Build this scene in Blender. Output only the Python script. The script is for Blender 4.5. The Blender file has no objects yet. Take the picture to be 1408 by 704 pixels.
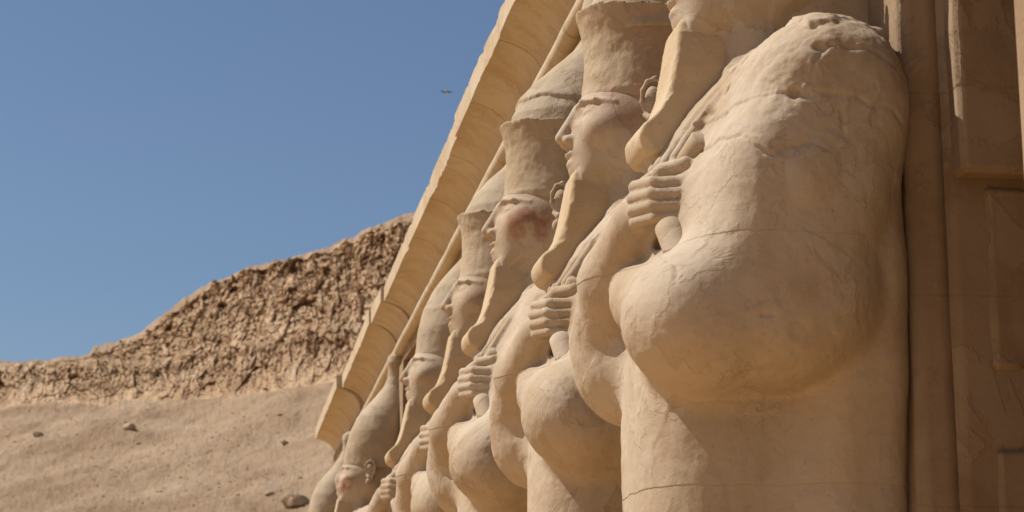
import bpy, bmesh, math, random
import numpy as np
from mathutils import Vector

# ------------------------------------------------------------------ camera, light, exposure
scene = bpy.context.scene
COL = scene.collection
R = math.radians
GROUND = -1.6                     # terrace level; the camera's eye is the origin of the heights

cam = bpy.data.cameras.new('camera')
cam.sensor_width = 36.0
cam.lens = 2800 / 1408 * 36.0
cam.clip_start = 0.1
cam.clip_end = 20000
cam.dof.use_dof = True
cam.dof.focus_distance = 12.0
cam.dof.aperture_fstop = 4.5
cam_ob = bpy.data.objects.new('camera', cam)
COL.objects.link(cam_ob)
cam_ob.location = (0, 0, 0)
cam_ob.rotation_euler = (R(90 + 12.97), 0, R(-9.16))
scene.camera = cam_ob

SUN_EL, SUN_AZ = 53.0, 20.0       # azimuth measured from -X towards +Y
sd = Vector((-math.cos(R(SUN_EL)) * math.cos(R(SUN_AZ)), math.cos(R(SUN_EL)) * math.sin(R(SUN_AZ)), math.sin(R(SUN_EL))))
world = bpy.data.worlds.new('World')
scene.world = world
world.use_nodes = True
wn = world.node_tree
bg = wn.nodes['Background']
sky = wn.nodes.new('ShaderNodeTexSky')
sky.sky_type = 'NISHITA'
sky.sun_disc = False
sky.sun_elevation = R(SUN_EL)
sky.sun_rotation = math.atan2(sd.x, sd.y)
sky.altitude = 100
sky.air_density = 1.0
sky.dust_density = 1.0
sky.ozone_density = 3.6
wn.links.new(sky.outputs[0], bg.inputs[0])
bg.inputs[1].default_value = 0.061
sun = bpy.data.lights.new('sun', 'SUN')
sun.energy = 4.55
sun.angle = R(0.53)
sun.color = (1.0, 0.965, 0.905)
sun_ob = bpy.data.objects.new('sun', sun)
COL.objects.link(sun_ob)
sun_ob.rotation_euler = sd.to_track_quat('Z', 'Y').to_euler()
scene.view_settings.view_transform = 'Standard'
scene.view_settings.look = 'None'
scene.view_settings.gamma = 1.0
scene.view_settings.exposure = 0.46
scene.view_settings.use_curve_mapping = False
scene.cycles.max_bounces = 8
scene.cycles.diffuse_bounces = 5

# ------------------------------------------------------------------ noise (numpy)
def _hash(ix, iy, iz, seed):
    h = (ix.astype(np.int64) * 374761393 + iy.astype(np.int64) * 668265263 + iz.astype(np.int64) * 2147483647 + seed * 1274126177) & 0xffffffff
    h = ((h ^ (h >> 13)) * 1274126177) & 0xffffffff
    h = ((h ^ (h >> 16)) * 2246822519) & 0xffffffff
    return ((h ^ (h >> 15)) & 0xffffff) / float(0xffffff)

def vnoise(P, seed=0):
    """value noise in -1..1 at the points P (n,3)"""
    i = np.floor(P)
    f = P - i
    f = f * f * f * (f * (f * 6 - 15) + 10)
    i = i.astype(np.int64)
    out = np.zeros(len(P))
    for dx in (0, 1):
        wx = f[:, 0] if dx else 1 - f[:, 0]
        for dy in (0, 1):
            wy = f[:, 1] if dy else 1 - f[:, 1]
            for dz in (0, 1):
                wz = f[:, 2] if dz else 1 - f[:, 2]
                out += wx * wy * wz * _hash(i[:, 0] + dx, i[:, 1] + dy, i[:, 2] + dz, seed)
    return out * 2 - 1

def fbm(P, octaves=4, seed=0, gain=0.5):
    a, out, q = 1.0, np.zeros(len(P)), np.array(P, dtype=float)
    for o in range(octaves):
        out += a * vnoise(q, seed + 17 * o)
        q = q * 2.03 + 11.3
        a *= gain
    return out

def worley(P, seed=0):
    """distances to the nearest and second nearest feature point, and an id value of the nearest"""
    i = np.floor(P).astype(np.int64)
    d1 = np.full(len(P), 9.0); d2 = np.full(len(P), 9.0); idv = np.zeros(len(P))
    for dx in (-1, 0, 1):
        for dy in (-1, 0, 1):
            for dz in (-1, 0, 1):
                c = i + np.array([dx, dy, dz])
                q = np.stack([c[:, k] + _hash(c[:, 0], c[:, 1], c[:, 2], seed + 31 * k) for k in range(3)], 1)
                d = np.sqrt(((q - P) ** 2).sum(1))
                v = _hash(c[:, 0], c[:, 1], c[:, 2], seed + 977)
                near = d < d1
                d2 = np.where(near, d1, np.minimum(d2, d))
                idv = np.where(near, v, idv)
                d1 = np.where(near, d, d1)
    return d1, d2, idv

def sstep(a, b, x):
    t = np.clip((x - a) / (b - a), 0, 1)
    return t * t * (3 - 2 * t)

def seg_dist(px, pz, line):
    d = np.full(len(px), 9.0)
    for (ax, az), (bx, bz) in zip(line[:-1], line[1:]):
        vx, vz = bx - ax, bz - az
        t = np.clip(((px - ax) * vx + (pz - az) * vz) / (vx * vx + vz * vz + 1e-12), 0, 1)
        d = np.minimum(d, np.hypot(px - ax - t * vx, pz - az - t * vz))
    return d

# ------------------------------------------------------------------ signed-distance carving
class Carve:
    """stone carved from smoothly joined solids on a grid, then skinned as one surface"""
    def __init__(self, xs, ys, zs):
        self.c = [np.asarray(a, dtype=np.float32) for a in (xs, ys, zs)]
        self.F = np.full([len(a) for a in self.c], 0.3, dtype=np.float32)

    def _sub(self, lo, hi):
        s = []
        for a, l, h in zip(self.c, lo, hi):
            i, j = np.searchsorted(a, l), np.searchsorted(a, h)
            s.append(slice(max(i - 1, 0), min(j + 1, len(a))))
        s = tuple(s)
        X = self.c[0][s[0]][:, None, None]; Y = self.c[1][s[1]][None, :, None]; Z = self.c[2][s[2]][None, None, :]
        return s, X, Y, Z

    def _mix(self, s, d, k, cut=False):
        A = self.F[s]
        if A.size == 0: return
        if cut:
            h = np.maximum(k - np.abs(-A - d), 0) / k
            self.F[s] = -(np.minimum(-A, d) - h * h * k * 0.25)
        else:
            h = np.maximum(k - np.abs(A - d), 0) / k
            self.F[s] = np.minimum(A, d) - h * h * k * 0.25

    def ell(self, c, r, k=0.05, cut=False):
        pad = k + 0.12
        lo = [c[i] - r[i] - pad for i in range(3)]; hi = [c[i] + r[i] + pad for i in range(3)]
        s, X, Y, Z = self._sub(lo, hi)
        dx, dy, dz = X - c[0], Y - c[1], Z - c[2]
        k0 = np.sqrt((dx / r[0]) ** 2 + (dy / r[1]) ** 2 + (dz / r[2]) ** 2)
        k1 = np.sqrt((dx / r[0] ** 2) ** 2 + (dy / r[1] ** 2) ** 2 + (dz / r[2] ** 2) ** 2) + 1e-6
        self._mix(s, (k0 * (k0 - 1) / k1).astype(np.float32), k, cut)

    def cone(self, a, b, ra, rb, k=0.05, cut=False):
        a, b = np.array(a, float), np.array(b, float)
        pad = k + 0.12 + max(ra, rb)
        s, X, Y, Z = self._sub(np.minimum(a, b) - pad, np.maximum(a, b) + pad)
        v = b - a; L2 = (v * v).sum() + 1e-12
        t = np.clip(((X - a[0]) * v[0] + (Y - a[1]) * v[1] + (Z - a[2]) * v[2]) / L2, 0, 1)
        d = np.sqrt((X - a[0] - t * v[0]) ** 2 + (Y - a[1] - t * v[1]) ** 2 + (Z - a[2] - t * v[2]) ** 2) - (ra + (rb - ra) * t)
        self._mix(s, d.astype(np.float32), k, cut)

    def chain(self, pts, rs, k=0.03, cut=False):
        for i in range(len(pts) - 1):
            self.cone(pts[i], pts[i + 1], rs[i], rs[i + 1], k, cut)

    def box(self, c, h, r, k=0.05, cut=False):
        pad = k + 0.12
        s, X, Y, Z = self._sub([c[i] - h[i] - pad for i in range(3)], [c[i] + h[i] + pad for i in range(3)])
        qx, qy, qz = np.abs(X - c[0]) - h[0] + r, np.abs(Y - c[1]) - h[1] + r, np.abs(Z - c[2]) - h[2] + r
        d = np.sqrt(np.maximum(qx, 0) ** 2 + np.maximum(qy, 0) ** 2 + np.maximum(qz, 0) ** 2) + np.minimum(np.maximum(qx, np.maximum(qy, qz)), 0) - r
        self._mix(s, d.astype(np.float32), k, cut)

    def column(self, prof, sy=1.0, k=0.02, p=2.0, cut=False):
        """upright solid: rows of z, centre x, half depth in x, half width in y"""
        prof = np.array(prof, float)
        z0, z1 = prof[0, 0], prof[-1, 0]
        lo = [(prof[:, 1] - prof[:, 2]).min() - .15, -prof[:, 3].max() - .15, z0 - .15]
        hi = [(prof[:, 1] + prof[:, 2]).max() + .15, prof[:, 3].max() + .15, z1 + .15]
        s, X, Y, Z = self._sub(lo, hi)
        zz = Z.ravel()
        cx = np.interp(zz, prof[:, 0], prof[:, 1])[None, None, :]
        ax = np.interp(zz, prof[:, 0], prof[:, 2])[None, None, :]
        ay = np.interp(zz, prof[:, 0], prof[:, 3])[None, None, :]
        q = (np.abs((X - cx) / ax) ** p + np.abs(Y / ay) ** p) ** (1 / p)
        d = (q - 1) * np.minimum(ax, ay)
        d = np.maximum(d, np.maximum(z0 - Z, Z - z1))
        self._mix(s, d.astype(np.float32), k, cut)

    def poly(self, pts, half, r, k=0.01, taper=None):
        """profile in the x-z plane given its thickness across y, edges rounded by r"""
        pts = np.array(pts, float)
        m = r + 0.15
        s, X, Y, Z = self._sub([pts[:, 0].min() - m, -half - m, pts[:, 1].min() - m], [pts[:, 0].max() + m, half + m, pts[:, 1].max() + m])
        gx, gz = np.broadcast_arrays(X[:, 0, :], Z[:, 0, :])
        d = np.full(gx.shape, 1e9); sg = np.ones(gx.shape)
        n = len(pts)
        for i in range(n):
            a, b = pts[i], pts[i - 1]
            e = b - a; wx, wz = gx - a[0], gz - a[1]
            t = np.clip((wx * e[0] + wz * e[1]) / (e @ e + 1e-12), 0, 1)
            d = np.minimum(d, (wx - e[0] * t) ** 2 + (wz - e[1] * t) ** 2)
            c1, c2, c3 = gz >= a[1], gz < b[1], e[0] * wz > e[1] * wx
            flip = (c1 & c2 & c3) | (~c1 & ~c2 & ~c3)
            sg = np.where(flip, -sg, sg)
        d2 = (sg * np.sqrt(d))[:, None, :] + r
        hw = half if taper is None else np.interp(Z, taper[0], taper[1])
        dy = np.abs(Y) - hw + r
        dd = np.sqrt(np.maximum(d2, 0) ** 2 + np.maximum(dy, 0) ** 2) + np.minimum(np.maximum(d2, dy), 0) - r
        self._mix(s, dd.astype(np.float32), k)

    def skin(self):
        F = self.F
        S = F < 0
        cnt = np.zeros(np.array(F.shape) - 1, dtype=np.int8)
        for dx in (0, 1):
            for dy in (0, 1):
                for dz in (0, 1):
                    cnt += S[dx:F.shape[0] - 1 + dx, dy:F.shape[1] - 1 + dy, dz:F.shape[2] - 1 + dz]
        act = (cnt > 0) & (cnt < 8)
        idx = np.argwhere(act)
        num = np.full(act.shape, -1, dtype=np.int32)
        num[act] = np.arange(len(idx))
        pos = np.zeros((len(idx), 3)); w = np.zeros(len(idx))
        corners = [(0, 0, 0), (1, 0, 0), (0, 1, 0), (1, 1, 0), (0, 0, 1), (1, 0, 1), (0, 1, 1), (1, 1, 1)]
        for a in range(8):
            for b in range(a + 1, 8):
                ca, cb = np.array(corners[a]), np.array(corners[b])
                if np.abs(ca - cb).sum() != 1: continue
                fa = F[tuple((idx + ca).T)]; fb = F[tuple((idx + cb).T)]
                m = (fa < 0) != (fb < 0)
                t = fa[m] / (fa[m] - fb[m])
                pos[m] += ca + t[:, None] * (cb - ca)
                w[m] += 1
        pos = idx + pos / w[:, None]
        V = np.stack([np.interp(pos[:, i], np.arange(len(self.c[i])), self.c[i]) for i in range(3)], 1)
        quads = []
        for ax in range(3):
            u, v = (ax + 1) % 3, (ax + 2) % 3
            sl = [slice(None)] * 3; sl[ax] = slice(0, -1); A = S[tuple(sl)]
            sl[ax] = slice(1, None); B = S[tuple(sl)]
            e = np.argwhere(A != B)
            e = e[(e[:, u] > 0) & (e[:, v] > 0) & (e[:, u] < F.shape[u] - 1) & (e[:, v] < F.shape[v] - 1)]
            inside = A[tuple(e.T)]
            du = np.zeros(3, int); du[u] = 1; dv = np.zeros(3, int); dv[v] = 1
            q = np.stack([num[tuple((e - du - dv).T)], num[tuple((e - dv).T)], num[tuple(e.T)], num[tuple((e - du).T)]], 1)
            q[~inside] = q[~inside][:, ::-1]
            quads.append(q)
        return V, np.concatenate(quads)

def normals_of(V, Q):
    n = np.cross(V[Q[:, 2]] - V[Q[:, 0]], V[Q[:, 3]] - V[Q[:, 1]])
    N = np.zeros_like(V)
    for i in range(4):
        for j in range(3):
            N[:, j] += np.bincount(Q[:, i], n[:, j], len(V))
    return N / (np.linalg.norm(N, axis=1, keepdims=True) + 1e-12)

def mesh_from(name, V, Q, mat, parent=None, smooth=True, attrs=None):
    me = bpy.data.meshes.new(name)
    V = np.asarray(V, dtype=np.float32); Q = np.asarray(Q, dtype=np.int32)
    n = Q.shape[1]
    me.vertices.add(len(V)); me.vertices.foreach_set('co', V.ravel())
    me.loops.add(Q.size); me.loops.foreach_set('vertex_index', Q.ravel())
    me.polygons.add(len(Q)); me.polygons.foreach_set('loop_start', np.arange(0, Q.size, n, dtype=np.int32))
    me.polygons.foreach_set('use_smooth', np.full(len(Q), smooth))
    for k, a in (attrs or {}).items():
        at = me.attributes.new(k, 'FLOAT', 'POINT'); at.data.foreach_set('value', np.asarray(a, dtype=np.float32))
    me.update(calc_edges=True); me.validate()
    me.materials.append(mat)
    ob = bpy.data.objects.new(name, me)
    COL.objects.link(ob)
    if parent: ob.parent = parent
    return ob

def tag(o, label=None, cat=None, group=None, kind=None):
    if label: o['label'] = label
    if cat: o['category'] = cat
    if group: o['group'] = group
    if kind: o['kind'] = kind
    return o

def empty(name, loc, label, cat, group=None):
    o = bpy.data.objects.new(name, None)
    o.empty_display_size = 0.3
    COL.objects.link(o)
    o.location = loc
    return tag(o, label, cat, group)

# ------------------------------------------------------------------ materials
def nodes_of(m):
    m.use_nodes = True
    nt = m.node_tree
    return nt, nt.nodes, nt.links, nt.nodes['Principled BSDF']

def noise_node(nt, vec, scale, detail=6, rough=0.55, distort=0.0):
    n = nt.nodes.new('ShaderNodeTexNoise')
    n.inputs['Scale'].default_value = scale; n.inputs['Detail'].default_value = detail
    n.inputs['Roughness'].default_value = rough; n.inputs['Distortion'].default_value = distort
    nt.links.new(vec, n.inputs['Vector'])
    return n

def ramp(nt, fac, stops):
    r = nt.nodes.new('ShaderNodeValToRGB')
    el = r.color_ramp.elements
    while len(el) < len(stops): el.new(0.5)
    for e, (p, c) in zip(el, stops):
        e.position = p
        e.color = (c, c, c, 1) if not isinstance(c, tuple) else (*c, 1)
    nt.links.new(fac, r.inputs['Fac'])
    return r

def mixc(nt, fac, a, b, mode='MIX'):
    m = nt.nodes.new('ShaderNodeMix'); m.data_type = 'RGBA'; m.blend_type = mode
    for sock, val in ((m.inputs[0], fac), (m.inputs[6], a), (m.inputs[7], b)):
        if hasattr(val, 'is_linked'): nt.links.new(val, sock)
        elif isinstance(val, tuple): sock.default_value = (*val, 1)
        else: sock.default_value = val
    return m.outputs[2]

def math_n(nt, op, a, b=None):
    m = nt.nodes.new('ShaderNodeMath'); m.operation = op
    for sock, val in ((m.inputs[0], a), (m.inputs[1], b)):
        if val is None: continue
        if hasattr(val, 'is_linked'): nt.links.new(val, sock)
        else: sock.default_value = val
    return m.outputs[0]

def stone(name, base, light, dark, bump=1.0, patches=True, paint=None, joints=None, rough=0.9):
    m = bpy.data.materials.new(name)
    nt, N, Lk, bs = nodes_of(m)
    tc = N.new('ShaderNodeTexCoord'); oi = N.new('ShaderNodeObjectInfo')
    off = N.new('ShaderNodeVectorMath'); off.operation = 'ADD'
    sc = math_n(nt, 'MULTIPLY', oi.outputs['Random'], 37.0)
    comb = N.new('ShaderNodeCombineXYZ')
    for i in range(3): Lk.new(sc, comb.inputs[i])
    Lk.new(tc.outputs['Object'], off.inputs[0]); Lk.new(comb.outputs[0], off.inputs[1])
    vec = off.outputs[0]
    big = noise_node(nt, vec, 1.3, 5, 0.6, 0.4)
    mid = noise_node(nt, vec, 6.0, 6, 0.65)
    fine = noise_node(nt, vec, 45.0, 5, 0.7)
    grit = noise_node(nt, vec, 170.0, 3, 0.6)
    c = ramp(nt, big.outputs['Fac'], [(0.33, dark), (0.5, base), (0.68, light)]).outputs['Color']
    st = N.new('ShaderNodeMapping'); st.inputs['Scale'].default_value = (9.0, 9.0, 0.9)
    Lk.new(vec, st.inputs['Vector'])
    streak = noise_node(nt, st.outputs[0], 1.0, 5, 0.6)
    c = mixc(nt, ramp(nt, streak.outputs['Fac'], [(0.45, 0.0), (0.8, 0.35)]).outputs['Color'], c, dark)
    c = mixc(nt, ramp(nt, mid.outputs['Fac'], [(0.50, 0.0), (0.75, 0.55)]).outputs['Color'], c, light)
    c = mixc(nt, ramp(nt, mid.outputs['Fac'], [(0.26, 0.6), (0.42, 0.0)]).outputs['Color'], c, dark)
    c = mixc(nt, ramp(nt, fine.outputs['Fac'], [(0.30, 0.4), (0.42, 0.0)]).outputs['Color'], c, tuple(v * 0.6 for v in dark))
    vor = N.new('ShaderNodeTexVoronoi'); vor.inputs['Scale'].default_value = 7.0; Lk.new(vec, vor.inputs['Vector'])
    pits = ramp(nt, vor.outputs['Distance'], [(0.05, 0.0), (0.14, 1.0)]).outputs['Color']
    h = math_n(nt, 'MULTIPLY', fine.outputs['Fac'], 0.35)
    h = math_n(nt, 'ADD', h, math_n(nt, 'MULTIPLY', grit.outputs['Fac'], 0.16))
    h = math_n(nt, 'ADD', h, math_n(nt, 'MULTIPLY', mid.outputs['Fac'], 0.9))
    h = math_n(nt, 'ADD', h, math_n(nt, 'MULTIPLY', pits, 0.22))
    if patches:
        # restoration plaster: areas a few millimetres proud, slightly different tone, ragged outline
        pn = noise_node(nt, vec, 1.9, 7, 0.58, 0.6)
        edge = ramp(nt, pn.outputs['Fac'], [(0.545, 0.0), (0.56, 1.0)]).outputs['Color']
        h = math_n(nt, 'ADD', h, math_n(nt, 'MULTIPLY', edge, 0.30))
        c = mixc(nt, math_n(nt, 'MULTIPLY', edge, 0.6), c, tuple(0.25 * a + 0.75 * b for a, b in zip(base, light)))
        line = ramp(nt, pn.outputs['Fac'], [(0.538, 0.0), (0.549, 0.16), (0.56, 0.0)]).outputs['Color']
        c = mixc(nt, line, c, tuple(v * 0.5 for v in dark))
    if joints:
        sep = N.new('ShaderNodeSeparateXYZ'); Lk.new(tc.outputs['Object'], sep.inputs[0])
        w = math_n(nt, 'ADD', math_n(nt, 'MULTIPLY', sep.outputs[joints[0]], 1.0), math_n(nt, 'MULTIPLY', mid.outputs['Fac'], 0.03))
        fr = math_n(nt, 'FRACT', math_n(nt, 'DIVIDE', w, joints[1]))
        jl = ramp(nt, fr, [(0.0, 1.0), (joints[2], 0.0)]).outputs['Color']
        c = mixc(nt, math_n(nt, 'MULTIPLY', jl, joints[3]), c, tuple(v * 0.4 for v in dark))
        h = math_n(nt, 'SUBTRACT', h, math_n(nt, 'MULTIPLY', jl, 0.8))
    if paint:
        at = N.new('ShaderNodeAttribute'); at.attribute_name = 'paint'
        pm = noise_node(nt, vec, 9.0, 6, 0.65)
        f = math_n(nt, 'MULTIPLY', at.outputs['Fac'], ramp(nt, pm.outputs['Fac'], [(0.30, 0.25), (0.6, 1.0)]).outputs['Color'])
        c = mixc(nt, f, c, paint)
    Lk.new(c, bs.inputs['Base Color'])
    bs.inputs['Roughness'].default_value = rough
    bs.inputs['Specular IOR Level'].default_value = 0.12
    b = N.new('ShaderNodeBump'); b.inputs['Strength'].default_value = 0.55 * bump; b.inputs['Distance'].default_value = 0.012
    Lk.new(h, b.inputs['Height']); Lk.new(b.outputs[0], bs.inputs['Normal'])
    return m

M_BODY = stone('statue_limestone', (0.392, 0.300, 0.205), (0.437, 0.352, 0.262), (0.342, 0.244, 0.152), paint=(0.26, 0.10, 0.062), joints=(2, 1.02, 0.006, .2))
M_CROWN = stone('crown_limestone', (0.365, 0.275, 0.175), (0.41, 0.32, 0.22), (0.31, 0.222, 0.134), paint=(0.33, 0.19, 0.135))
M_WHITE = stone('white_crown_limestone', (0.375, 0.293, 0.20), (0.42, 0.34, 0.25), (0.325, 0.24, 0.15), paint=(0.33, 0.19, 0.135))
M_BEARD = stone('beard_limestone', (0.44, 0.325, 0.20), (0.47, 0.37, 0.25), (0.395, 0.28, 0.16), patches=False)
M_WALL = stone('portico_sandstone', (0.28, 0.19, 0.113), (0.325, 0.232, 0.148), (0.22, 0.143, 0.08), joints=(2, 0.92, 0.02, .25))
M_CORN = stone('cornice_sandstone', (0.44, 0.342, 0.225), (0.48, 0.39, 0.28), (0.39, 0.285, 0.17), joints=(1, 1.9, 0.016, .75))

# ------------------------------------------------------------------ statues
def grid(lo, hi, h): return np.arange(lo, hi + h, h)

def fist(g, sy=1.0, far=False):
    """closed hand holding a staff upright: back of the hand to the front, four fingers stacked"""
    y0 = -0.25 * sy
    g.box((2.05, y0 + 0.06 * sy, 2.285), (0.075, 0.10, 0.115), 0.055, 0.025)
    for i, (z, dx) in enumerate(((2.375, .008), (2.320, -.003), (2.266, -.002), (2.213, .009))):
        r = 0.031 - 0.002 * (i == 3)
        g.chain([(2.015 + dx, y0 + 0.10 * sy, z + .012), (1.972 + dx, y0 + 0.0 * sy, z + .006), (2.03 + dx, y0 - 0.13 * sy, z), (2.155 + dx * .5, y0 - 0.185 * sy, z - .004)], [r, r + .001, r, r - .003], 0.004)
    g.box((2.105, y0 - .055 * sy, 2.295), (.09, .088, .105), .04, .01)
    g.chain([(2.04, y0 + .03 * sy, 2.405), (2.09, y0 - .08 * sy, 2.442), (2.17, y0 - .19 * sy, 2.455)], [.042, .040, .032], 0.015)
    # hollow under the little finger
    g.ell((2.12, y0 - .06 * sy, 2.125), (.10, .10, .045), 0.02, cut=True)

BEARD = [(2.235, 3.262), (2.215, 3.14), (2.190, 3.00), (2.160, 2.88), (2.125, 2.80), (2.085, 2.755), (2.035, 2.715), (2.015, 2.665), (2.035, 2.600), (2.085, 2.565), (2.145, 2.575), (2.19, 2.625), (2.25, 2.70), (2.34, 2.72), (2.70, 2.75), (2.90, 3.00), (2.90, 3.34), (2.55, 3.36), (2.36, 3.30)]

def make_body(h, seed, dmg):
    zs = np.concatenate([np.arange(-1.62, 0.62, 0.06), grid(0.66, 4.05, h)])
    g = Carve(grid(1.55, 3.36, h), grid(-1.08, 1.08, h), zs)
    # wrapped legs and base
    g.column([(-1.6, 2.52, .80, .62), (-1.32, 2.52, .80, .62)], p=6)
    g.column([(-1.35, 2.45, .62, .50), (-1.1, 2.52, .58, .48), (0.4, 2.57, .58, .50), (1.3, 2.57, .58, .53), (1.6, 2.58, .58, .56), (1.9, 2.60, .58, .62), (2.4, 2.62, .55, .62), (2.75, 2.78, .50, .56), (2.95, 2.85, .42, .45)], k=.10, p=3.0)
    # shoulders, chest
    g.cone((2.745, -.52, 2.70), (2.745, .52, 2.70), .365, .365, .12)
    g.ell((2.62, 0, 2.45), (.50, .56, .52), .12)
    g.column([(.2, 2.90, .24, .56), (1.0, 2.90, .25, .62), (1.5, 2.90, .25, .72), (2.0, 2.90, .22, .78), (2.5, 2.88, .22, .74), (2.8, 2.86, .20, .66), (2.98, 2.88, .18, .6)], k=.2, p=3.5)
    for s in (-1, 1):
        # upper arm, elbow
        g.chain([(2.725, s * .55, 2.69), (2.595, s * .59, 2.30), (2.465, s * .58, 1.85)], [.37, .375, .375], .10)
        g.ell((2.215, s * .54, 1.715), (.365, .37, .325), .10)
        g.ell((2.52, s * .58, 1.82), (.44, .36, .41), .05)
    # left forearm beneath, right forearm crossing on top up to the near breast
    g.chain([(2.16, -.44, 1.74), (2.10, -.05, 1.90), (2.08, .22, 2.16)], [.255, .19, .14], .04)
    g.chain([(2.10, .50, 1.84), (2.00, .24, 2.04), (2.02, -.12, 2.24)], [.28, .185, .120], .035)
    fist(g)
    g.box((2.07, .22, 2.28), (.085, .10, .12), .06, .03)
    # strands of the flail rising from the fist over the near shoulder
    for y, o in ((-.10, -.005), (-.185, .0), (-.27, .012), (-.355, .035)):
        g.chain([(2.11 + o, y, 2.50), (2.27 + o, y - .01, 2.74), (2.45 + o, y - .02, 2.95), (2.60 + o, y - .03, 3.07)], [.032, .033, .030, .024], .012)
    # neck and the block of stone behind the head
    g.box((2.86, 0, 3.15), (.40, .27, .5), .14, .10)
    g.box((3.06, 0, 3.7), (.28, .29, .6), .08, .06)
    # solid stone under the jaw, running into the beard and the chest
    g.box((2.72, 0, 2.98), (.28, .178, .36), .08, .10)
    g.poly([(x + .035, z - .02) for x, z in BEARD], .15, .03, k=.02)
    # head
    g.ell((2.66, 0, 3.52), (.42, .345, .40), .06)
    g.ell((2.38, 0, 3.37), (.15, .19, .15), .08)
    g.ell((2.37, 0, 3.285), (.135, .13, .075), .05)
    for s in (-1, 1):
        g.cone((2.40, s * .10, 3.29), (2.70, s * .25, 3.40), .09, .11, .08)
        g.ell((2.42, s * .185, 3.49), (.13, .12, .11), .07)
    if dmg.get('nose', True):
        g.cone((2.283, 0, 3.66), (2.184, 0, 3.476), .028, .040, .03)
        for s in (-1, 1): g.ell((2.232, s * .048, 3.452), (.05, .036, .034), .02)
        for s in (-1, 1): g.ell((2.205, s * .032, 3.418), (.018, .014, .016), .012, cut=True)
    else:
        g.ell((2.25, 0, 3.50), (.06, .06, .12), .04)
    g.ell((2.262, 0, 3.374), (.058, .088, .026), .012)
    g.ell((2.268, 0, 3.315), (.056, .072, .030), .012)
    g.cone((2.215, -.085, 3.347), (2.215, .085, 3.347), .007, .007, .010, cut=True)
    for s in (-1, 1):
        g.ell((2.30, s * .10, 3.35), (.03, .02, .03), .02, cut=True)
        g.ell((2.235, s * .130, 3.600), (.050, .080, .036), .05, cut=True)
        g.ell((2.348, s * .138, 3.598), (.060, .082, .028), .006)
        g.chain([(2.268, s * .05, 3.664), (2.286, s * .125, 3.678), (2.345, s * .215, 3.668), (2.46, s * .285, 3.64)], [.010, .012, .012, .008], .022)
        g.chain([(2.300, s * .065, 3.600), (2.298, s * .125, 3.628), (2.345, s * .205, 3.618), (2.42, s * .265, 3.596)], [.004, .009, .009, .004], .010)
    V, Q = g.skin()
    t = np.clip((np.abs(V[:, 1]) - .50) / .47, 0, 1)
    V[:, 1] += np.sign(V[:, 1]) * .47 * .95 * t * t * (1 - t)
    N = normals_of(V, Q)
    P = V + seed * 7.7
    rough = 0.006 * fbm(P * 1.8, 2, seed) + 0.0022 * fbm(P * 17, 3, seed + 3)
    face = sstep(.55, .30, np.sqrt((V[:, 0] - 2.4) ** 2 + (V[:, 2] - 3.5) ** 2))
    d = rough * (1 - .88 * face)
    # scattered chips
    w1, w2, wid = worley(P * 3.1, seed + 5)
    d -= 0.010 * sstep(.20, .05, w1) * (wid > .78) * (1 - face)
    # flaked plaster: thin scabs with hard edges, and a few dents in the cheeks
    fl = fbm(P * 2.4 + 90, 4, seed + 12)
    hand = sstep(.22, .14, np.sqrt((V[:, 0] - 2.06) ** 2 + (V[:, 1] + .28) ** 2 + (V[:, 2] - 2.29) ** 2))
    d *= 1 - .7 * hand
    d += .0022 * sstep(.22, .25, fl) * (1 - .8 * face) * (1 - hand)
    near = sstep(-.15, -.4, V[:, 1])
    if dmg.get('shoulder'):
        # weathered crown of the shoulder and broken band down to the chest
        zone = near * sstep(2.72, 2.98, V[:, 2] + .10 * fbm(P * 5, 3, 40)) * sstep(3.10, 2.98, V[:, 0])
        band = near * sstep(.19, .05, seg_dist(V[:, 0], V[:, 2], [(2.82, 3.05), (2.66, 2.93), (2.56, 2.78), (2.47, 2.68), (2.30, 2.75), (2.42, 2.90), (2.7, 3.1)]) + .06 * fbm(P * 6, 3, 41))
        k = np.maximum(zone, band)
        a, b, c = worley(P * np.array([7, 7, 9.]), 77)
        d += k * (-0.010 + 0.006 * fbm(P * 8, 4, 42, .6) - 0.026 * sstep(.33, .08, a) * (c > .68) + .004 * (c - .5))
        # a chunk of plaster standing above the break
        lump = near * sstep(.0, .03, V[:, 2] - 3.02 + .25 * np.abs(V[:, 0] - 2.83) + .02 * fbm(P * 8, 3, 9)) * (V[:, 0] > 2.63)
        d += .022 * lump
        lines = [[(2.690, 2.874), (2.853, 2.86), (2.958, 2.82), (3.10, 2.72)],
                 [(2.556, 2.625), (2.617, 2.632), (2.75, 2.64), (2.857, 2.61), (2.962, 2.589), (3.02, 2.55)],
                 [(2.21, 2.50), (2.313, 2.435), (2.367, 2.384), (2.419, 2.355), (2.505, 2.407), (2.577, 2.413), (2.66, 2.378), (2.736, 2.473), (2.74, 2.56)],
                 [(2.69, 2.874), (2.62, 2.79), (2.60, 2.70), (2.556, 2.625)],
                 [(2.00, 1.98), (2.01, 1.90), (2.00, 1.80)], [(2.30, 1.70), (2.38, 1.74)], [(2.35, 1.66), (2.40, 1.67)]]
        wob = .014 * fbm(P * 14, 3, 50)
        for ln in lines:
            dd = seg_dist(V[:, 0] + wob, V[:, 2] + wob * .8, ln)
            d -= near * .010 * sstep(.014, .003, dd) * (.45 + .55 * sstep(-.3, .4, fbm(P * 5, 2, 55)))
        up = near * sstep(-.01, .02, V[:, 2] - (2.40 + .06 * np.sin(V[:, 0] * 17) + wob)) * (V[:, 0] < 2.74) * (V[:, 2] < 2.66)
        d -= .007 * up
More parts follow.
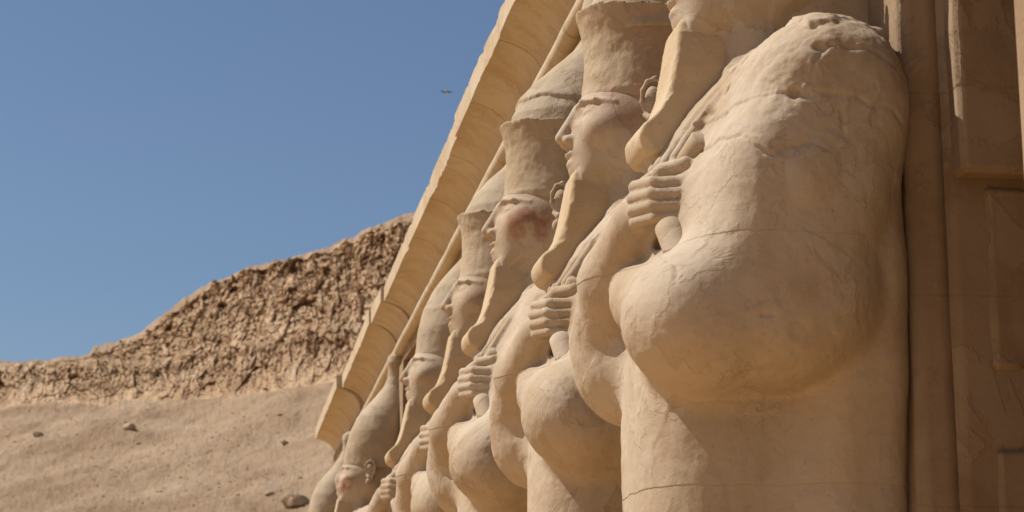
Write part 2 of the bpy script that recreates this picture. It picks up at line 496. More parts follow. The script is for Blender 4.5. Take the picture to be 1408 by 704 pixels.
    if dmg.get('elbow'):
        zone = near * sstep(2.12, 1.95, V[:, 2]) * sstep(1.2, 1.4, V[:, 2]) * sstep(2.9, 2.5, V[:, 0])
        a, b, c = worley(P * 8, 78)
        d += zone * (-.04 + .05 * fbm(P * 7, 4, 43, .6) - .03 * sstep(.4, .1, a) * (c > .4))
    if dmg.get('patch'):
        pz = near * sstep(.0, .008, .10 - np.abs(V[:, 2] - 2.10 + .02 * fbm(P * 9, 2, 8))) * sstep(.0, .01, .08 - np.abs(V[:, 0] - 2.52))
        d += .014 * pz
    V = V + N * d[:, None]
    px, pz, pr, pa = dmg.get('paint', (2.5, 3.5, .2, .25))
    paint = pa * sstep(pr * 1.15, pr * .55, np.sqrt((V[:, 0] - px) ** 2 + ((V[:, 2] - pz) * 1.25) ** 2) + .07 * fbm(P * 4, 4, 61, .6)) * sstep(-.75, -.1, fbm(P * 11, 3, 62)) * (np.abs(V[:, 1]) > .03)
    paint = np.maximum(paint, .30 * sstep(.10, .02, np.hypot(V[:, 0] - 2.68, V[:, 2] - 3.46) ))
    return V, Q, paint

def rough_up(V, Q, seed, a=0.005, b=0.002):
    N = normals_of(V, Q); P = V + seed * 5.1
    return V + N * (a * fbm(P * 2.6, 3, seed) + b * fbm(P * 18, 3, seed + 1))[:, None]


def make_beard(h, chip):
    g = Carve(grid(1.93, 3.0, h), grid(-.30, .30, h), grid(2.48, 3.45, h))
    b = np.array(BEARD)
    for _ in range(2):
        nx = np.roll(b, -1, 0)
        b = np.stack([.75 * b + .25 * nx, .25 * b + .75 * nx], 1).reshape(-1, 2)
    g.poly(b, .2, .020, taper=([2.55, 2.72, 3.0, 3.18, 3.27], [.185, .185, .178, .15, .10]))
    V, Q = g.skin()
    V = rough_up(V, Q, 21 + chip, .004, .002)
    # chipped front arrises
    P = V + chip * 3.3
    e = sstep(.035, .0, np.abs(np.abs(V[:, 1]) - .178)) * sstep(.10, .0, V[:, 0] - np.interp(V[:, 2], [2.79, 3.26], [2.128, 2.235]))
    V[:, 0] += e * .03 * np.maximum(0, fbm(P * 9, 3, chip + 90))
    return V, Q

def make_ear(h):
    g = Carve(grid(2.60, 2.92, h), grid(-.50, -.22, h), grid(3.46, 3.94, h))
    ring = [(2.715, -.330, 3.665), (2.690, -.350, 3.735), (2.690, -.372, 3.80), (2.715, -.392, 3.850), (2.760, -.405, 3.868), (2.805, -.412, 3.84), (2.825, -.412, 3.78), (2.818, -.405, 3.70), (2.79, -.39, 3.63), (2.755, -.37, 3.575), (2.735, -.355, 3.545)]
    g.chain(ring, [.010, .012, .013, .013, .014, .015, .016, .016, .017, .020, .024], .012)
    g.ell((2.765, -.345, 3.72), (.058, .035, .125), .02)
    g.ell((2.725, -.352, 3.560), (.034, .034, .048), .015)
    g.chain([(2.71, -.34, 3.655), (2.735, -.375, 3.63), (2.745, -.385, 3.60)], [.018, .020, .016], .01)
    g.box((2.78, -.30, 3.70), (.05, .08, .12), .04, .03)
    V, Q = g.skin()
    return V + np.array([-.085, .0, -.115]), Q

def make_red_crown(h, seed, jag):
    g = Carve(grid(2.15, 3.32, h), grid(-.56, .56, h), grid(3.58, 4.50, h))
    g.column([(3.66, 2.78, .460, .346), (3.70, 2.78, .474, .358), (3.735, 2.78, .476, .362), (3.755, 2.78, .466, .360), (3.95, 2.785, .452, .362), (4.10, 2.79, .462, .38), (4.22, 2.79, .490, .415), (4.31, 2.80, .530, .455), (4.46, 2.82, .545, .47)], k=.012)
    # rim rises towards the back, its edge weathered
    X, Y, Z = g._sub((2, -1, 3), (4, 1, 5))[1:]
    fx = np.broadcast_to(X, g.F.shape); fy = np.broadcast_to(Y, g.F.shape)
    flat = np.stack([fx[:, :, 0].ravel() * 9, fy[:, :, 0].ravel() * 9, np.full(fx[:, :, 0].size, seed * 3.1)], 1)
    top = 4.285 - .12 * (X - 2.28) + jag * fbm(flat, 3, seed).reshape(fx.shape[:2])[:, :, None]
    g.F = np.maximum(g.F, (Z - top).astype(np.float32))
    V, Q = g.skin()
    return rough_up(V, Q, 30 + seed, .006, .003), Q

def make_white_crown(h, seed, tall, bent=False):
    """tapering bowling-pin crown with a knob; tall=False is the upper half that rises out of the red crown"""
    z0 = 3.66 if tall else 4.2
    g = Carve(grid(2.18, 3.42, h), grid(-.56, .56, h), grid(z0 - .1, 5.55, h))
    if tall:
        prof = [(3.66, 2.78, .460, .346), (3.70, 2.78, .476, .358), (3.735, 2.78, .478, .362), (3.755, 2.78, .470, .362), (4.0, 2.79, .452, .40), (4.2, 2.82, .435, .395), (4.43, 2.88, .385, .35), (4.6, 2.94, .31, .29), (4.75, 2.99, .225, .215), (4.92, 3.03, .135, .135), (5.05, 3.06, .115, .115), (5.16, 3.07, .122, .125), (5.27, 3.08, .155, .155), (5.36, 3.09, .145, .145), (5.42, 3.10, .09, .09), (5.44, 3.10, .03, .03)]
    else:
        prof = [(4.15, 2.80, .44, .41), (4.4, 2.82, .448, .385), (4.53, 2.85, .415, .335), (4.66, 2.90, .355, .27), (4.8, 2.96, .265, .205), (4.93, 3.01, .17, .165), (5.05, 3.05, .12, .12), (5.16, 3.07, .122, .125), (5.27, 3.08, .155, .155), (5.36, 3.09, .145, .145), (5.42, 3.10, .09, .09), (5.44, 3.10, .03, .03)]
    if bent: prof = prof[:5] + [(4.93, 2.98, .20, .19), (5.05, 3.02, .14, .14)]
    g.column(prof, k=.02)
    if bent:
        g.cone((2.86, 0, 4.86), (2.775, 0, 5.0), .09, .085, .03)
    V, Q = g.skin()
    N = normals_of(V, Q)
    V = V + N * (.016 * sstep(4.485, 4.50, V[:, 2] + .05 * fbm(V * 4 + seed, 4, seed)) * (seed in (2, 3)))[:, None]
    if not tall: V[:, 2] -= .055
    return rough_up(V, Q, 60 + seed, .006, .002), Q

def tube_mesh(a, b, ra, rb, n=20, caps=True):
    """a short broken rod as vertices and quads, its ends closed and slightly uneven"""
    a, b = np.array(a, float), np.array(b, float)
    ax = (b - a) / np.linalg.norm(b - a)
    u = np.cross(ax, [0, 1, 0.3]); u /= np.linalg.norm(u); v = np.cross(ax, u)
    V, Q = [], []
    rings = [(a, 0.0), (a, ra * .9), (a + ax * .008, ra)] + [(a + (b - a) * t, ra + (rb - ra) * t) for t in (.25, .5, .75)] + [(b - ax * .008, rb), (b, rb * .9), (b, 0.0)]
    for c, r in rings:
        for i in range(n):
            t = 2 * math.pi * i / n
            V.append(c + (u * math.cos(t) + v * math.sin(t)) * (r + 1e-4))
    for j in range(len(rings) - 1):
        for i in range(n):
            k = (i + 1) % n
            Q.append((j * n + i, j * n + k, (j + 1) * n + k, (j + 1) * n + i))
    return np.array(V), np.array(Q)

STATUES = [
    dict(Y=9.00, h=.0100, crown='double', seed=1, dmg=dict(shoulder=True, paint=(2.55, 3.45, .12, .3)),
         label='nearest colossal statue, its big weathered shoulder and bent arm filling the right of the picture'),
    dict(Y=11.66, off=(0, -.015), h=.0105, crown='double', seed=2, dmg=dict(paint=(2.52, 3.58, .32, .42)),
         label='colossal statue with pinkish double crown and big ear, directly behind the nearest statue'),
    dict(Y=14.34, off=(-.06, .05), h=.012, crown='double', seed=3, dmg=dict(patch=True, paint=(2.48, 3.45, .20, .85)),
         label='colossal statue with a reddened cheek and jagged crown rim'),
    dict(Y=17.05, off=(-.02, .03), h=.014, crown='double', seed=4, dmg=dict(paint=(2.55, 3.5, .2, .25)),
         label='colossal statue with yellowish double crown, between the red cheeked statue and the white crowned ones'),
    dict(Y=20.78, off=(.02, .02), h=.016, crown='white', seed=5, dmg=dict(elbow=True, paint=(2.2, 3.5, .12, .7)),
         label='colossal statue with tall smooth white crown, pink nose and crumbling elbow'),
    dict(Y=29.9, h=.020, crown='white', seed=6, dmg=dict(nose=False, paint=(2.33, 3.43, .15, .95)),
         label='colossal statue with pink broken face and tapering white crown near the end of the row'),
    dict(Y=38.4, h=.026, crown='white', seed=7, dmg=dict(nose=False),
         label='farthest colossal statue, only its pale tapering crown seen at the lower end of the row'),
]
for st in STATUES:
    ox, oz = st.get('off', (0, 0))
    root = empty('colossal_statue', (ox, st['Y'], oz), st['label'], 'statue', 'colossal statues standing in a row before the portico')
    h = st['h']
    V, Q, paint = make_body(h, st['seed'], st['dmg'])
    mesh_from('body', V, Q, M_BODY, root, attrs={'paint': paint})
    V, Q = make_beard(max(.008, h * .8), st['seed']); mesh_from('beard', V, Q, M_BEARD, root)
    V, Q = make_ear(max(.006, h * .55))
    pe = .30 * sstep(3.56, 3.48, V[:, 2])
    mesh_from('ear', V, Q, M_BODY, root, attrs={'paint': pe})
    V2 = V * np.array([1, -1, 1]); mesh_from('ear', V2, Q[:, ::-1], M_BODY, root, attrs={'paint': pe})
    if st['crown'] == 'double':
        V, Q = make_red_crown(max(.010, h), st['seed'], {3: .016}.get(st['seed'], .006))
        pk = {2: .55, 1: .4}.get(st['seed'], .0) * sstep(.5, -.2, fbm(V * 2.5, 3, 5)) * sstep(4.28, 4.18, V[:, 2])
        mesh_from('red_crown', V, Q, M_CROWN, root, attrs={'paint': pk})
        V, Q = make_white_crown(max(.011, h), st['seed'], False, st['seed'] == 4)
        mesh_from('white_crown', V, Q, M_WHITE, root, attrs={'paint': np.zeros(len(V))})
    else:
        V, Q = make_white_crown(max(.012, h), st['seed'], True)
        mesh_from('white_crown', V, Q, M_WHITE, root, attrs={'paint': np.zeros(len(V))})
    V, Q = tube_mesh((2.095, -.40, 2.17), (2.125, -.53, 1.97), .066, .066); mesh_from('staff_stub', V, Q, M_BODY, root, attrs={'paint': np.zeros(len(V))})
    if st['seed'] == 1:
        V, Q = tube_mesh((2.165, -.32, 2.42), (2.25, -.47, 2.555), .058, .066)
    else:
        V, Q = tube_mesh((2.15, -.33, 2.42), (2.185, -.42, 2.505), .048, .050)
    mesh_from('crook_stub', V, Q, M_BODY, root, attrs={'paint': np.zeros(len(V))})

# ------------------------------------------------------------------ portico
def box_part(name, lo, hi, mat, parent, bev=0.012, jitter=0.0, res=None):
    bm = bmesh.new()
    bmesh.ops.create_cube(bm, size=1)
    for v in bm.verts:
        v.co = Vector([lo[i] + (v.co[i] + .5) * (hi[i] - lo[i]) for i in range(3)])
    bmesh.ops.bevel(bm, geom=bm.edges[:], offset=bev, segments=2, affect='EDGES')
    if res:
        for ax in range(3):
            n = int((hi[ax] - lo[ax]) / res)
            for i in range(1, n):
                p = [0, 0, 0]; p[ax] = lo[ax] + (hi[ax] - lo[ax]) * i / n
                nr = [0, 0, 0]; nr[ax] = 1
                bmesh.ops.bisect_plane(bm, geom=bm.verts[:] + bm.edges[:] + bm.faces[:], plane_co=p, plane_no=nr)
        co = np.array([v.co[:] for v in bm.verts])
        bm.normal_update()
        nn = np.array([v.normal[:] for v in bm.verts])
        d = jitter * fbm(co * 3.0, 4, 12)
        w = worley(co * 2.3, 5)
        d -= jitter * 2.2 * sstep(.30, .05, w[0]) * (w[2] > .6)
        for v, q in zip(bm.verts, co + nn * d[:, None]): v.co = Vector(q)
    me = bpy.data.meshes.new(name); bm.to_mesh(me); bm.free()
    me.materials.append(mat)
    for p in me.polygons: p.use_smooth = bool(res)
    ob = bpy.data.objects.new(name, me); COL.objects.link(ob); ob.parent = parent
    return ob

portico = empty('temple_portico', (3.6, 20, GROUND), 'sandstone temple front with curved overhanging cornice above the row of statues', 'temple')
def rel(o):
    o.matrix_parent_inverse = portico.matrix_basis.inverted()
    return o
portico.matrix_basis = portico.matrix_basis
from mathutils import Matrix
PINV = Matrix.Translation(portico.location).inverted()
def pb(*a, **k):
    o = box_part(*a, **k); o.matrix_parent_inverse = PINV; return o

drift = lambda Y: 0.0102 * Y
ys = [6.3, 9.0, 11.66, 14.34, 17.05, 20.78, 24.0, 26.9, 29.9, 33.0, 35.7, 38.4, 41.6]
for Y in ys:
    near = Y == 9.0
    e = 3.12 if Y < 7 else 3.275
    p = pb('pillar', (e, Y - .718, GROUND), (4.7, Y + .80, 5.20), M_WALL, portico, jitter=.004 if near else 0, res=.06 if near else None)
    if Y > 7:
        parts = [((3.10, Y - .70, GROUND), (3.285, Y + .64, 5.19))]
        for lo, hi in parts:
            q = pb('back_slab', lo, hi, M_WALL, p, jitter=.005 if near else 0, res=.05 if near else None, bev=.006)
            q.matrix_parent_inverse = Matrix.Identity(4)
    if near:
        # facing block and repair slabs standing proud of the pillar's near side
        for lo, hi in (((3.31, 8.16, 2.36), (4.72, 8.40, 5.18)), ((3.45, 8.262, 1.50), (4.72, 8.40, 2.33)), ((3.44, 8.260, -.2), (4.72, 8.40, 1.16))):
            q = pb('facing_block', lo, hi, M_WALL, p, bev=.014 if lo[2] > 2.3 else .012, jitter=.008 if lo[2] > 2.3 else .016, res=.035)
            q.matrix_parent_inverse = Matrix.Identity(4)
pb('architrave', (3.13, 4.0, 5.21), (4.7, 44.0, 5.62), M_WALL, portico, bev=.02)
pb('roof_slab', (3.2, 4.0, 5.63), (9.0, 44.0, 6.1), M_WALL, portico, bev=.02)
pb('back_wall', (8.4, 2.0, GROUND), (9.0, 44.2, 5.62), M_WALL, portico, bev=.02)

def sweep(name, prof, Y0, Y1, dx, mat, n, seed, wob=.004, chip=False):
    """profile (x,z) run along the front between two positions, x drifting slightly with distance"""
    prof = np.array(prof, float); m = len(prof)
    Ys = np.linspace(Y0, Y1, n)
    V = np.zeros((n, m, 3))
    V[:, :, 0] = prof[None, :, 0] + dx + drift(Ys)[:, None]
    V[:, :, 1] = Ys[:, None]; V[:, :, 2] = prof[None, :, 1]
    V = V.reshape(-1, 3)
    V[:, 0] += wob * fbm(V * np.array([3, 1.2, 3]), 4, seed); V[:, 2] += wob * fbm(V * np.array([3, 1.2, 3]) + 50, 4, seed)
    Q = [(i * m + j, i * m + (j + 1) % m, (i + 1) * m + (j + 1) % m, (i + 1) * m + j) for i in range(n - 1) for j in range(m)]
    if chip:
        e = sstep(5.93, 5.96, V[:, 2]) * sstep(.10, .0, V[:, 0] - lipx - drift(V[:, 1]) - dx)
        q = fbm(np.stack([V[:, 1] * 2.2, V[:, 2] * 3, V[:, 2] * 0], 1), 4, seed + 7, .6)
        V[:, 0] += e * .022 * np.maximum(0, q - .25)
        V[:, 2] -= e * .025 * np.maximum(0, fbm(np.stack([V[:, 1] * 3.1, V[:, 1] * 0, V[:, 1] * 0], 1), 3, seed + 9) - .3) * (V[:, 2] > 6.1)
    bm = bmesh.new()
    vs = [bm.verts.new(v) for v in V]
    for q in Q: bm.faces.new([vs[i] for i in q])
    bm.faces.new(vs[:m][::-1]); bm.faces.new(vs[-m:])
    bmesh.ops.recalc_face_normals(bm, faces=bm.faces[:])
    me = bpy.data.meshes.new(name); bm.to_mesh(me); bm.free(); me.materials.append(mat)
    for p in me.polygons: p.use_smooth = len(p.vertices) == 4
    me.set_sharp_from_angle(angle=R(32))
    ob = bpy.data.objects.new(name, me); COL.objects.link(ob); ob.parent = portico; ob.matrix_parent_inverse = PINV
    return ob

# cavetto: from the roll moulding it rises, then curves outwards to a square lip
cav = [(2.905 - .30 * (1 - math.cos(t)) / 1.0 , 5.58 + .37 * math.sin(t)) for t in np.linspace(0, R(84), 12)]
lipx = 2.450
cav = [(2.88 + (lipx + .03 - 2.88) * (1 - math.cos(t)) / (1 - math.cos(R(80))), 5.575 + .385 * math.sin(t) / math.sin(R(80))) for t in np.linspace(0, R(80), 14)]
corn_prof = [(3.2, 5.575)] + cav + [(lipx, 5.962), (lipx - .003, 6.19), (lipx + .01, 6.20), (3.2, 6.20)]
for i, (a, b, dx) in enumerate(((4.0, 20.2, .0), (20.215, 28.75, .02), (28.77, 30.45, -.03), (30.47, 36.55, -.055), (36.57, 43.4, -.15))):
    sweep('cornice_block', corn_prof, a, b, dx, M_CORN, int((b - a) / .08), 70 + i, .005, True)
tor = [(2.805 + .09 * math.cos(t), 5.445 + .09 * math.sin(t)) for t in np.linspace(0, 2 * math.pi, 20, endpoint=False)]
sweep('roll_moulding', tor, 4.0, 43.3, .0, M_CORN, 300, 81, .006)
arch2 = [(2.85, 5.215), (2.85, 5.56), (3.3, 5.56), (3.3, 5.215)]
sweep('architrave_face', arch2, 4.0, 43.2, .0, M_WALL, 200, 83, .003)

# ------------------------------------------------------------------ ground and hills
def sandy(name, a, b, c, sc=1.0, bump=.5, dist=.05):
    m = bpy.data.materials.new(name)
    nt, N, Lk, bs = nodes_of(m)
    tc = N.new('ShaderNodeTexCoord'); vec = tc.outputs['Object']
    n1 = noise_node(nt, vec, .12 * sc, 6, .6, .5); n2 = noise_node(nt, vec, 1.6 * sc, 7, .68); n3 = noise_node(nt, vec, 9 * sc, 5, .7)
    col = ramp(nt, n1.outputs['Fac'], [(.35, a), (.5, b), (.66, c)]).outputs['Color']
    col = mixc(nt, ramp(nt, n2.outputs['Fac'], [(.5, 0.0), (.72, .6)]).outputs['Color'], col, c)
    col = mixc(nt, ramp(nt, n2.outputs['Fac'], [(.3, .6), (.45, 0.0)]).outputs['Color'], col, a)
    Lk.new(col, bs.inputs['Base Color']); bs.inputs['Roughness'].default_value = .95; bs.inputs['Specular IOR Level'].default_value = .1
    h = math_n(nt, 'ADD', math_n(nt, 'MULTIPLY', n2.outputs['Fac'], 1.0), math_n(nt, 'MULTIPLY', n3.outputs['Fac'], .5))
    bp = N.new('ShaderNodeBump'); bp.inputs['Strength'].default_value = bump; bp.inputs['Distance'].default_value = dist
    Lk.new(h, bp.inputs['Height']); Lk.new(bp.outputs[0], bs.inputs['Normal'])
    return m
M_SAND = sandy('terrace_sand', (.46, .285, .135), (.52, .325, .155), (.55, .36, .185), 2.0, .4, .02)
M_TALUS = sandy('slope_scree', (.275, .177, .103), (.35, .236, .145), (.425, .30, .195), 1.0, .9, .4)
M_CLIFF = sandy('cliff_rock', (.385, .248, .145), (.47, .32, .195), (.54, .395, .26), 1.6, .8, .3)

nt = M_CLIFF.node_tree
at = nt.nodes.new('ShaderNodeAttribute'); at.attribute_name = 'tone'
bc = nt.nodes['Principled BSDF'].inputs['Base Color']; src = bc.links[0].from_socket
nt.links.new(mixc(nt, ramp(nt, at.outputs['Fac'], [(.25, 0.0), (.8, 1.0)]).outputs['Color'], mixc(nt, .75, src, (.68, .62, .56), 'MULTIPLY'), mixc(nt, .8, src, (1.15, 1.13, 1.1), 'MULTIPLY')), bc)
M_SCREE = sandy('scree_stone', (.34, .24, .155), (.40, .29, .19), (.46, .345, .24), 1.0, .5, .05)
F_, YAW, PIT = 2800.0, R(9.16), R(12.97)
def view_dir(u, v):
    r, b = (u - 704) / F_, (352 - v) / F_
    d = math.cos(PIT) - b * math.sin(PIT); z = math.sin(PIT) + b * math.cos(PIT)
    c, s = math.cos(YAW), math.sin(YAW)
    return np.array([r * c + d * s, -r * s + d * c, z])
# skyline, ledge and foot of the cliff against bearing, as slopes seen from the terrace
sky_l = [(-900, 530), (-300, 512), (0, 500), (60, 497), (112, 490), (119, 488), (124, 477), (150, 470), (185, 455), (205, 444), (240, 418), (285, 386), (330, 367), (380, 357), (430, 343), (480, 325), (530, 305), (570, 289), (650, 255), (900, 200), (1400, 180), (2400, 200)]
led_l = [(-900, 540), (-300, 520), (0, 504), (117, 493), (185, 496), (247, 486), (300, 474), (400, 452), (600, 420), (900, 390), (2400, 380)]
foot_l = [(-900, 570), (0, 550), (150, 552), (260, 546), (420, 535), (470, 522), (600, 512), (900, 500), (2400, 490)]
rad_l = [(-900, 300), (0, 250), (300, 222), (570, 196), (900, 175), (2400, 160)]
us = np.concatenate([np.linspace(-900, -40, 60), np.linspace(-30, 600, 560), np.linspace(603, 1000, 180), np.linspace(1010, 2400, 90)])
tr = lambda l: np.interp(us, [a for a, b in l], [b for a, b in l])
vt, vm, vf, rad = tr(sky_l), tr(led_l), tr(foot_l), tr(rad_l)
q1 = np.stack([us * .035, us * 0, us * 0], 1)
vf0 = vf.copy(); vt = vt + 1.6 * fbm(q1 * 3, 4, 3); vm = vm + 3 * fbm(q1, 3, 4); vf = vf + 3.0 * fbm(q1, 4, 5)
bear = np.array([math.atan2(view_dir(u, 600)[0], view_dir(u, 600)[1]) for u in us])
slope = lambda v: np.array([view_dir(u, w)[2] / math.hypot(*view_dir(u, w)[:2]) for u, w in zip(us, v)])
st_, sm_, sf_ = slope(vt), slope(vm), slope(vf)
rows = []                                  # (radius, height, how craggy, outward noise seed weight)
def band(r0, z0, r1, z1, n, c0, c1, skip=True):
    for i in range(n):
        t = i / n
        rows.append((r0 + (r1 - r0) * t, z0 + (z1 - z0) * t, c0 + (c1 - c0) * t))
stc = slope(vt + 7 + 4 * fbm(q1 * 2, 3, 6))
zf, zm, zt = sf_ * rad, sm_ * (rad + 7), stc * (rad + 30)
zc = st_ * (rad + 52)
zf0 = slope(vf0) * rad
for i in range(190):
    t = i / 190; g0 = GROUND - 1.0
    rows.append((rad * (.5 + .5 * t), g0 + (zf0 - g0) * t + (zf - zf0) * sstep(.86, 1, t), .06 * sstep(.9, 1, t)))
band(rad, zf, rad + 7.5, zm - 1.0, 90, .2, .75)
band(rad + 7.5, zm - 1.0, rad + 12, zm + (sm_ * 5), 16, .75, .4)
band(rad + 12, zm + sm_ * 5, rad + 30, zt, 170, .5, 1.0)
band(rad + 30, zt, rad + 52, zc, 24, .35, .06)
band(rad + 52, zc, rad + 800, zc + 2, 12, .06, .2)
RR = np.array([r for r, z, c in rows]); ZZ = np.array([z for r, z, c in rows])
CC = np.array([np.broadcast_to(c, us.shape) for r, z, c in rows], dtype=float)
BB = np.broadcast_to(bear, RR.shape)
P = np.stack([RR * np.sin(BB), RR * np.cos(BB), ZZ], 2)
nr, nu = RR.shape
along = np.cumsum(np.r_[0, np.hypot(np.diff(P[200, :, 0]), np.diff(P[200, :, 1]))])
S = np.stack([np.broadcast_to(along, RR.shape).ravel(), ZZ.ravel(), RR.ravel() * .35], 1)   # along, up, in
c = CC.ravel()
warp = np.stack([fbm(S * .25, 3, 101), fbm(S * .25, 3, 102), fbm(S * .2, 2, 103)], 1)
T = S + warp * .55
w1, w2, wi = worley(T * np.array([.22, .15, .18]), 11)
x1, x2, xi = worley(T * np.array([.62, .42, .4]), 12)
y1, y2, yi = worley(T * np.array([1.7, 1.35, 1.0]), 13)
z1, z2, zi = worley(T * np.array([3.6, 3.0, 2.0]), 16)
out = c * (2.4 * (wi - .5) + 1.5 * (xi - .5) + .8 * (yi - .5) + .38 * (zi - .5) + .12 * np.minimum(x2 - x1, .12) / .12)
flute = np.abs(fbm(np.stack([T[:, 0] * .55, T[:, 1] * .07, T[:, 0] * 0], 1), 3, 14))
low = ((np.arange(nr) >= 190) & (np.arange(nr) < 290))[:, None] * np.ones(nu)
out -= c * (.12 + .6 * low.ravel()) * np.maximum(0, .35 - flute) / .35
led = (T[:, 1] * .42 + .5 * warp[:, 0]) % 1.0
out += c * .9 * (led - .5) * sstep(-.4, .5, fbm(S * .3, 2, 18))
col = np.abs(fbm(np.stack([T[:, 0] * .9, T[:, 1] * .12, T[:, 2] * .5], 1), 3, 19))
out -= c * .8 * sstep(.16, .0, col)
out += c * .25 * fbm(S * 3, 3, 15)
tal = (1 - np.minimum(c * 2.5, 1))
dz = tal * (0.7 * fbm(P.reshape(-1, 3) * .10, 4, 20) + .13 * fbm(P.reshape(-1, 3) * .8, 4, 21, .7))
s1, s2, si = worley(P.reshape(-1, 3) * np.array([1.1, .9, .9]), 22)
edge = (np.abs(np.arange(nr) - 476) < 12)[:, None] * np.ones(nu)
PP = P.reshape(-1, 3).copy()
PP[:, 0] -= np.sin(BB.ravel()) * out * .8 + .55 * np.cos(BB.ravel()) * out * .3
PP[:, 1] -= np.cos(BB.ravel()) * out * .8
PP[:, 2] += dz + c * .25 * (yi - .5) + c * .3 * (xi - .5)
ii = np.arange(nr * nu).reshape(nr, nu)
QQ = np.stack([ii[:-1, :-1], ii[:-1, 1:], ii[1:, 1:], ii[1:, :-1]], 2).reshape(-1, 4)
hills = mesh_from('hills', PP, QQ, M_TALUS, smooth=False, attrs={'tone': np.clip(.5 * xi + .35 * yi + .15 * zi, 0, 1)})
hills.data.materials.append(M_CLIFF)
rowi = np.repeat(np.arange(nr - 1), nu - 1)
hills.data.polygons.foreach_set('material_index', ((rowi >= 188) & (rowi < 470)).astype(np.int32))
hills.data.polygons.foreach_set('use_smooth', rowi < 188)
tag(hills, kind='structure')

me = bpy.data.meshes.new('ground')
bm = bmesh.new()
bmesh.ops.create_grid(bm, x_segments=60, y_segments=60, size=4000)
for v in bm.verts: v.co.z = GROUND
bm.to_mesh(me); bm.free(); me.materials.append(M_SAND)
ground = bpy.data.objects.new('ground', me); COL.objects.link(ground)
tag(ground, kind='structure')

# ------------------------------------------------------------------ boulders on the slope
def boulder(seed):
    bm = bmesh.new()
    bmesh.ops.create_icosphere(bm, subdivisions=4, radius=1)
    co = np.array([v.co[:] for v in bm.verts])
    rng = np.random.default_rng(seed)
    for _ in range(11):
        n = rng.normal(size=3); n /= np.linalg.norm(n); d = rng.uniform(.55, .85)
        s = co @ n - d
        co = co - np.maximum(s, 0)[:, None] * n * .92
    co *= 1 + .06 * fbm(co * 2.5 + seed, 4, seed)[:, None]
    co *= np.array([1.15, .95, .75])
    for v, q in zip(bm.verts, co): v.co = Vector(q)
    me = bpy.data.meshes.new('boulder'); bm.to_mesh(me); bm.free()
    me.materials.append(M_SCREE)
    return me
bmeshes = [boulder(s) for s in (1, 2, 3, 4)]
surf = PP.reshape(nr, nu, 3)
def on_slope(u, v):
    j = int(np.argmin(np.abs(us - u))); s = view_dir(us[j], v); s = s[2] / math.hypot(s[0], s[1])
    col = surf[:190, j]; sl = col[:, 2] / np.hypot(col[:, 0], col[:, 1])
    return col[int(np.argmin(np.abs(sl - s)))]
rocks = [(408, 694, 1.0, 0, 'largest pale boulder on the slope, beside the farthest statue crown'),
         (373, 680, .42, 1, 'small rounded boulder just left of the largest boulder'),
         (176, 591, .75, 2, 'broad low boulder lying alone in the middle of the scree slope'),
         (52, 600, .5, 0, 'leftmost boulder on the scree slope'),
         (392, 610, .40, 2, 'small boulder below the cliff foot near the cornice end')]
for u, v, s, k, lab in rocks:
    p = on_slope(u, v)
    o = bpy.data.objects.new('boulder', bmeshes[k]); COL.objects.link(o)
    o.location = (p[0], p[1], p[2] + s * .25); o.scale = (s, s, s); o.rotation_euler = (0.1 * k, .1, u * .37)
    tag(o, lab, 'boulder', 'boulders on the scree slope')

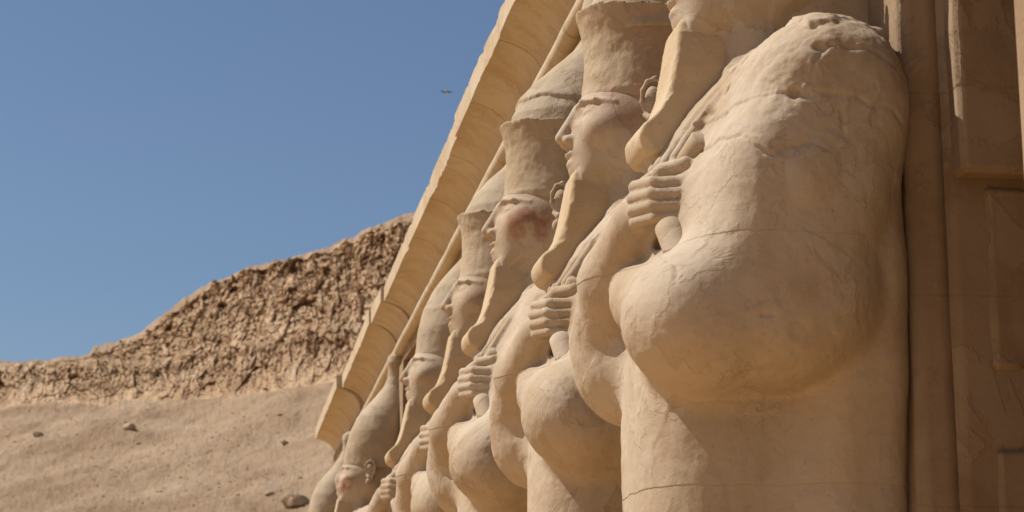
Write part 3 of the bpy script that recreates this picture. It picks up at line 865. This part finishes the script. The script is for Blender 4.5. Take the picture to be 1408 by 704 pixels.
# loose scree: far too many small stones to count, one object
rng = np.random.default_rng(8)
SV, SQ, base = [], [], 0
bm = bmesh.new(); bmesh.ops.create_icosphere(bm, subdivisions=1, radius=1)
ico = np.array([v.co[:] for v in bm.verts]); icf = np.array([[v.index for v in f.verts] for f in bm.faces]); bm.free()
for _ in range(5000):
    i = rng.integers(4, 189); j = rng.integers(55, 625)
    p = surf[i, j] * (1 - (t := rng.random())) + surf[i + 1, min(j + 1, nu - 1)] * t
    r = min(.02 / (rng.random() + .10), .13) * (1.7 if rng.random() < .015 else 1) * (1.3 if fbm(p[None] * .15, 2, 91)[0] > .1 else .7)
    k = ico * (1 + .35 * (rng.random((len(ico), 1)) - .5)) * np.array([1.3, 1.0, .5]) * r
    a = rng.random() * 6.28; ca, sa = math.cos(a), math.sin(a)
    k = np.stack([k[:, 0] * ca - k[:, 1] * sa, k[:, 0] * sa + k[:, 1] * ca, k[:, 2]], 1)
    SV.append(k + p + np.array([0, 0, r * .15])); SQ.append(icf + base); base += len(ico)
scree = mesh_from('scree', np.concatenate(SV), np.concatenate(SQ), M_SCREE, smooth=False)
tag(scree, kind='stuff')

# ------------------------------------------------------------------ bird in the sky
d = view_dir(614, 127); d = d / np.linalg.norm(d) * 95
M_BIRD = sandy('bird_wing_feathers', (.05, .04, .035), (.07, .055, .045), (.10, .08, .065), 20, .1, .005)
M_BODYF = sandy('bird_body_feathers', (.26, .20, .14), (.32, .25, .18), (.38, .30, .22), 20, .1, .005)
bird = empty('bird', d, 'tiny dark bird gliding in the blue sky left of the cornice', 'bird')
bm = bmesh.new()
bmesh.ops.create_uvsphere(bm, u_segments=16, v_segments=10, radius=1)
for v in bm.verts:
    x, y, z = v.co
    v.co = Vector((x * .075 * (1 - .3 * y), y * .16 + (.05 * max(0, y - .6)), z * .075 * (1 - .25 * abs(y)) + .03))
me = bpy.data.meshes.new('bird_body'); bm.to_mesh(me); bm.free(); me.materials.append(M_BODYF)
for p in me.polygons: p.use_smooth = True
o = bpy.data.objects.new('bird_body', me); COL.objects.link(o); o.parent = bird
def flat_part(name, pts, t):
    bm = bmesh.new()
    top = [bm.verts.new((x, y, z + t)) for x, y, z in pts]; bot = [bm.verts.new((x, y, z - t)) for x, y, z in pts]
    bm.faces.new(top); bm.faces.new(bot[::-1])
    n = len(pts)
    for i in range(n): bm.faces.new((top[i], bot[i], bot[(i + 1) % n], top[(i + 1) % n]))
    bmesh.ops.recalc_face_normals(bm, faces=bm.faces[:])
    me = bpy.data.meshes.new(name); bm.to_mesh(me); bm.free(); me.materials.append(M_BIRD)
    o = bpy.data.objects.new(name, me); COL.objects.link(o); o.parent = bird
for s in (-1, 1):
    flat_part('wing', [(s * .02, .08, .0), (s * .12, .10, .02), (s * .22, .05, .035), (s * .31, -.02, .06), (s * .21, -.02, .033), (s * .11, -.06, .02), (s * .02, -.06, .0)], .009)
flat_part('tail', [(-.02, -.12, 0), (.02, -.12, 0), (.05, -.26, 0), (-.05, -.26, 0)], .005)
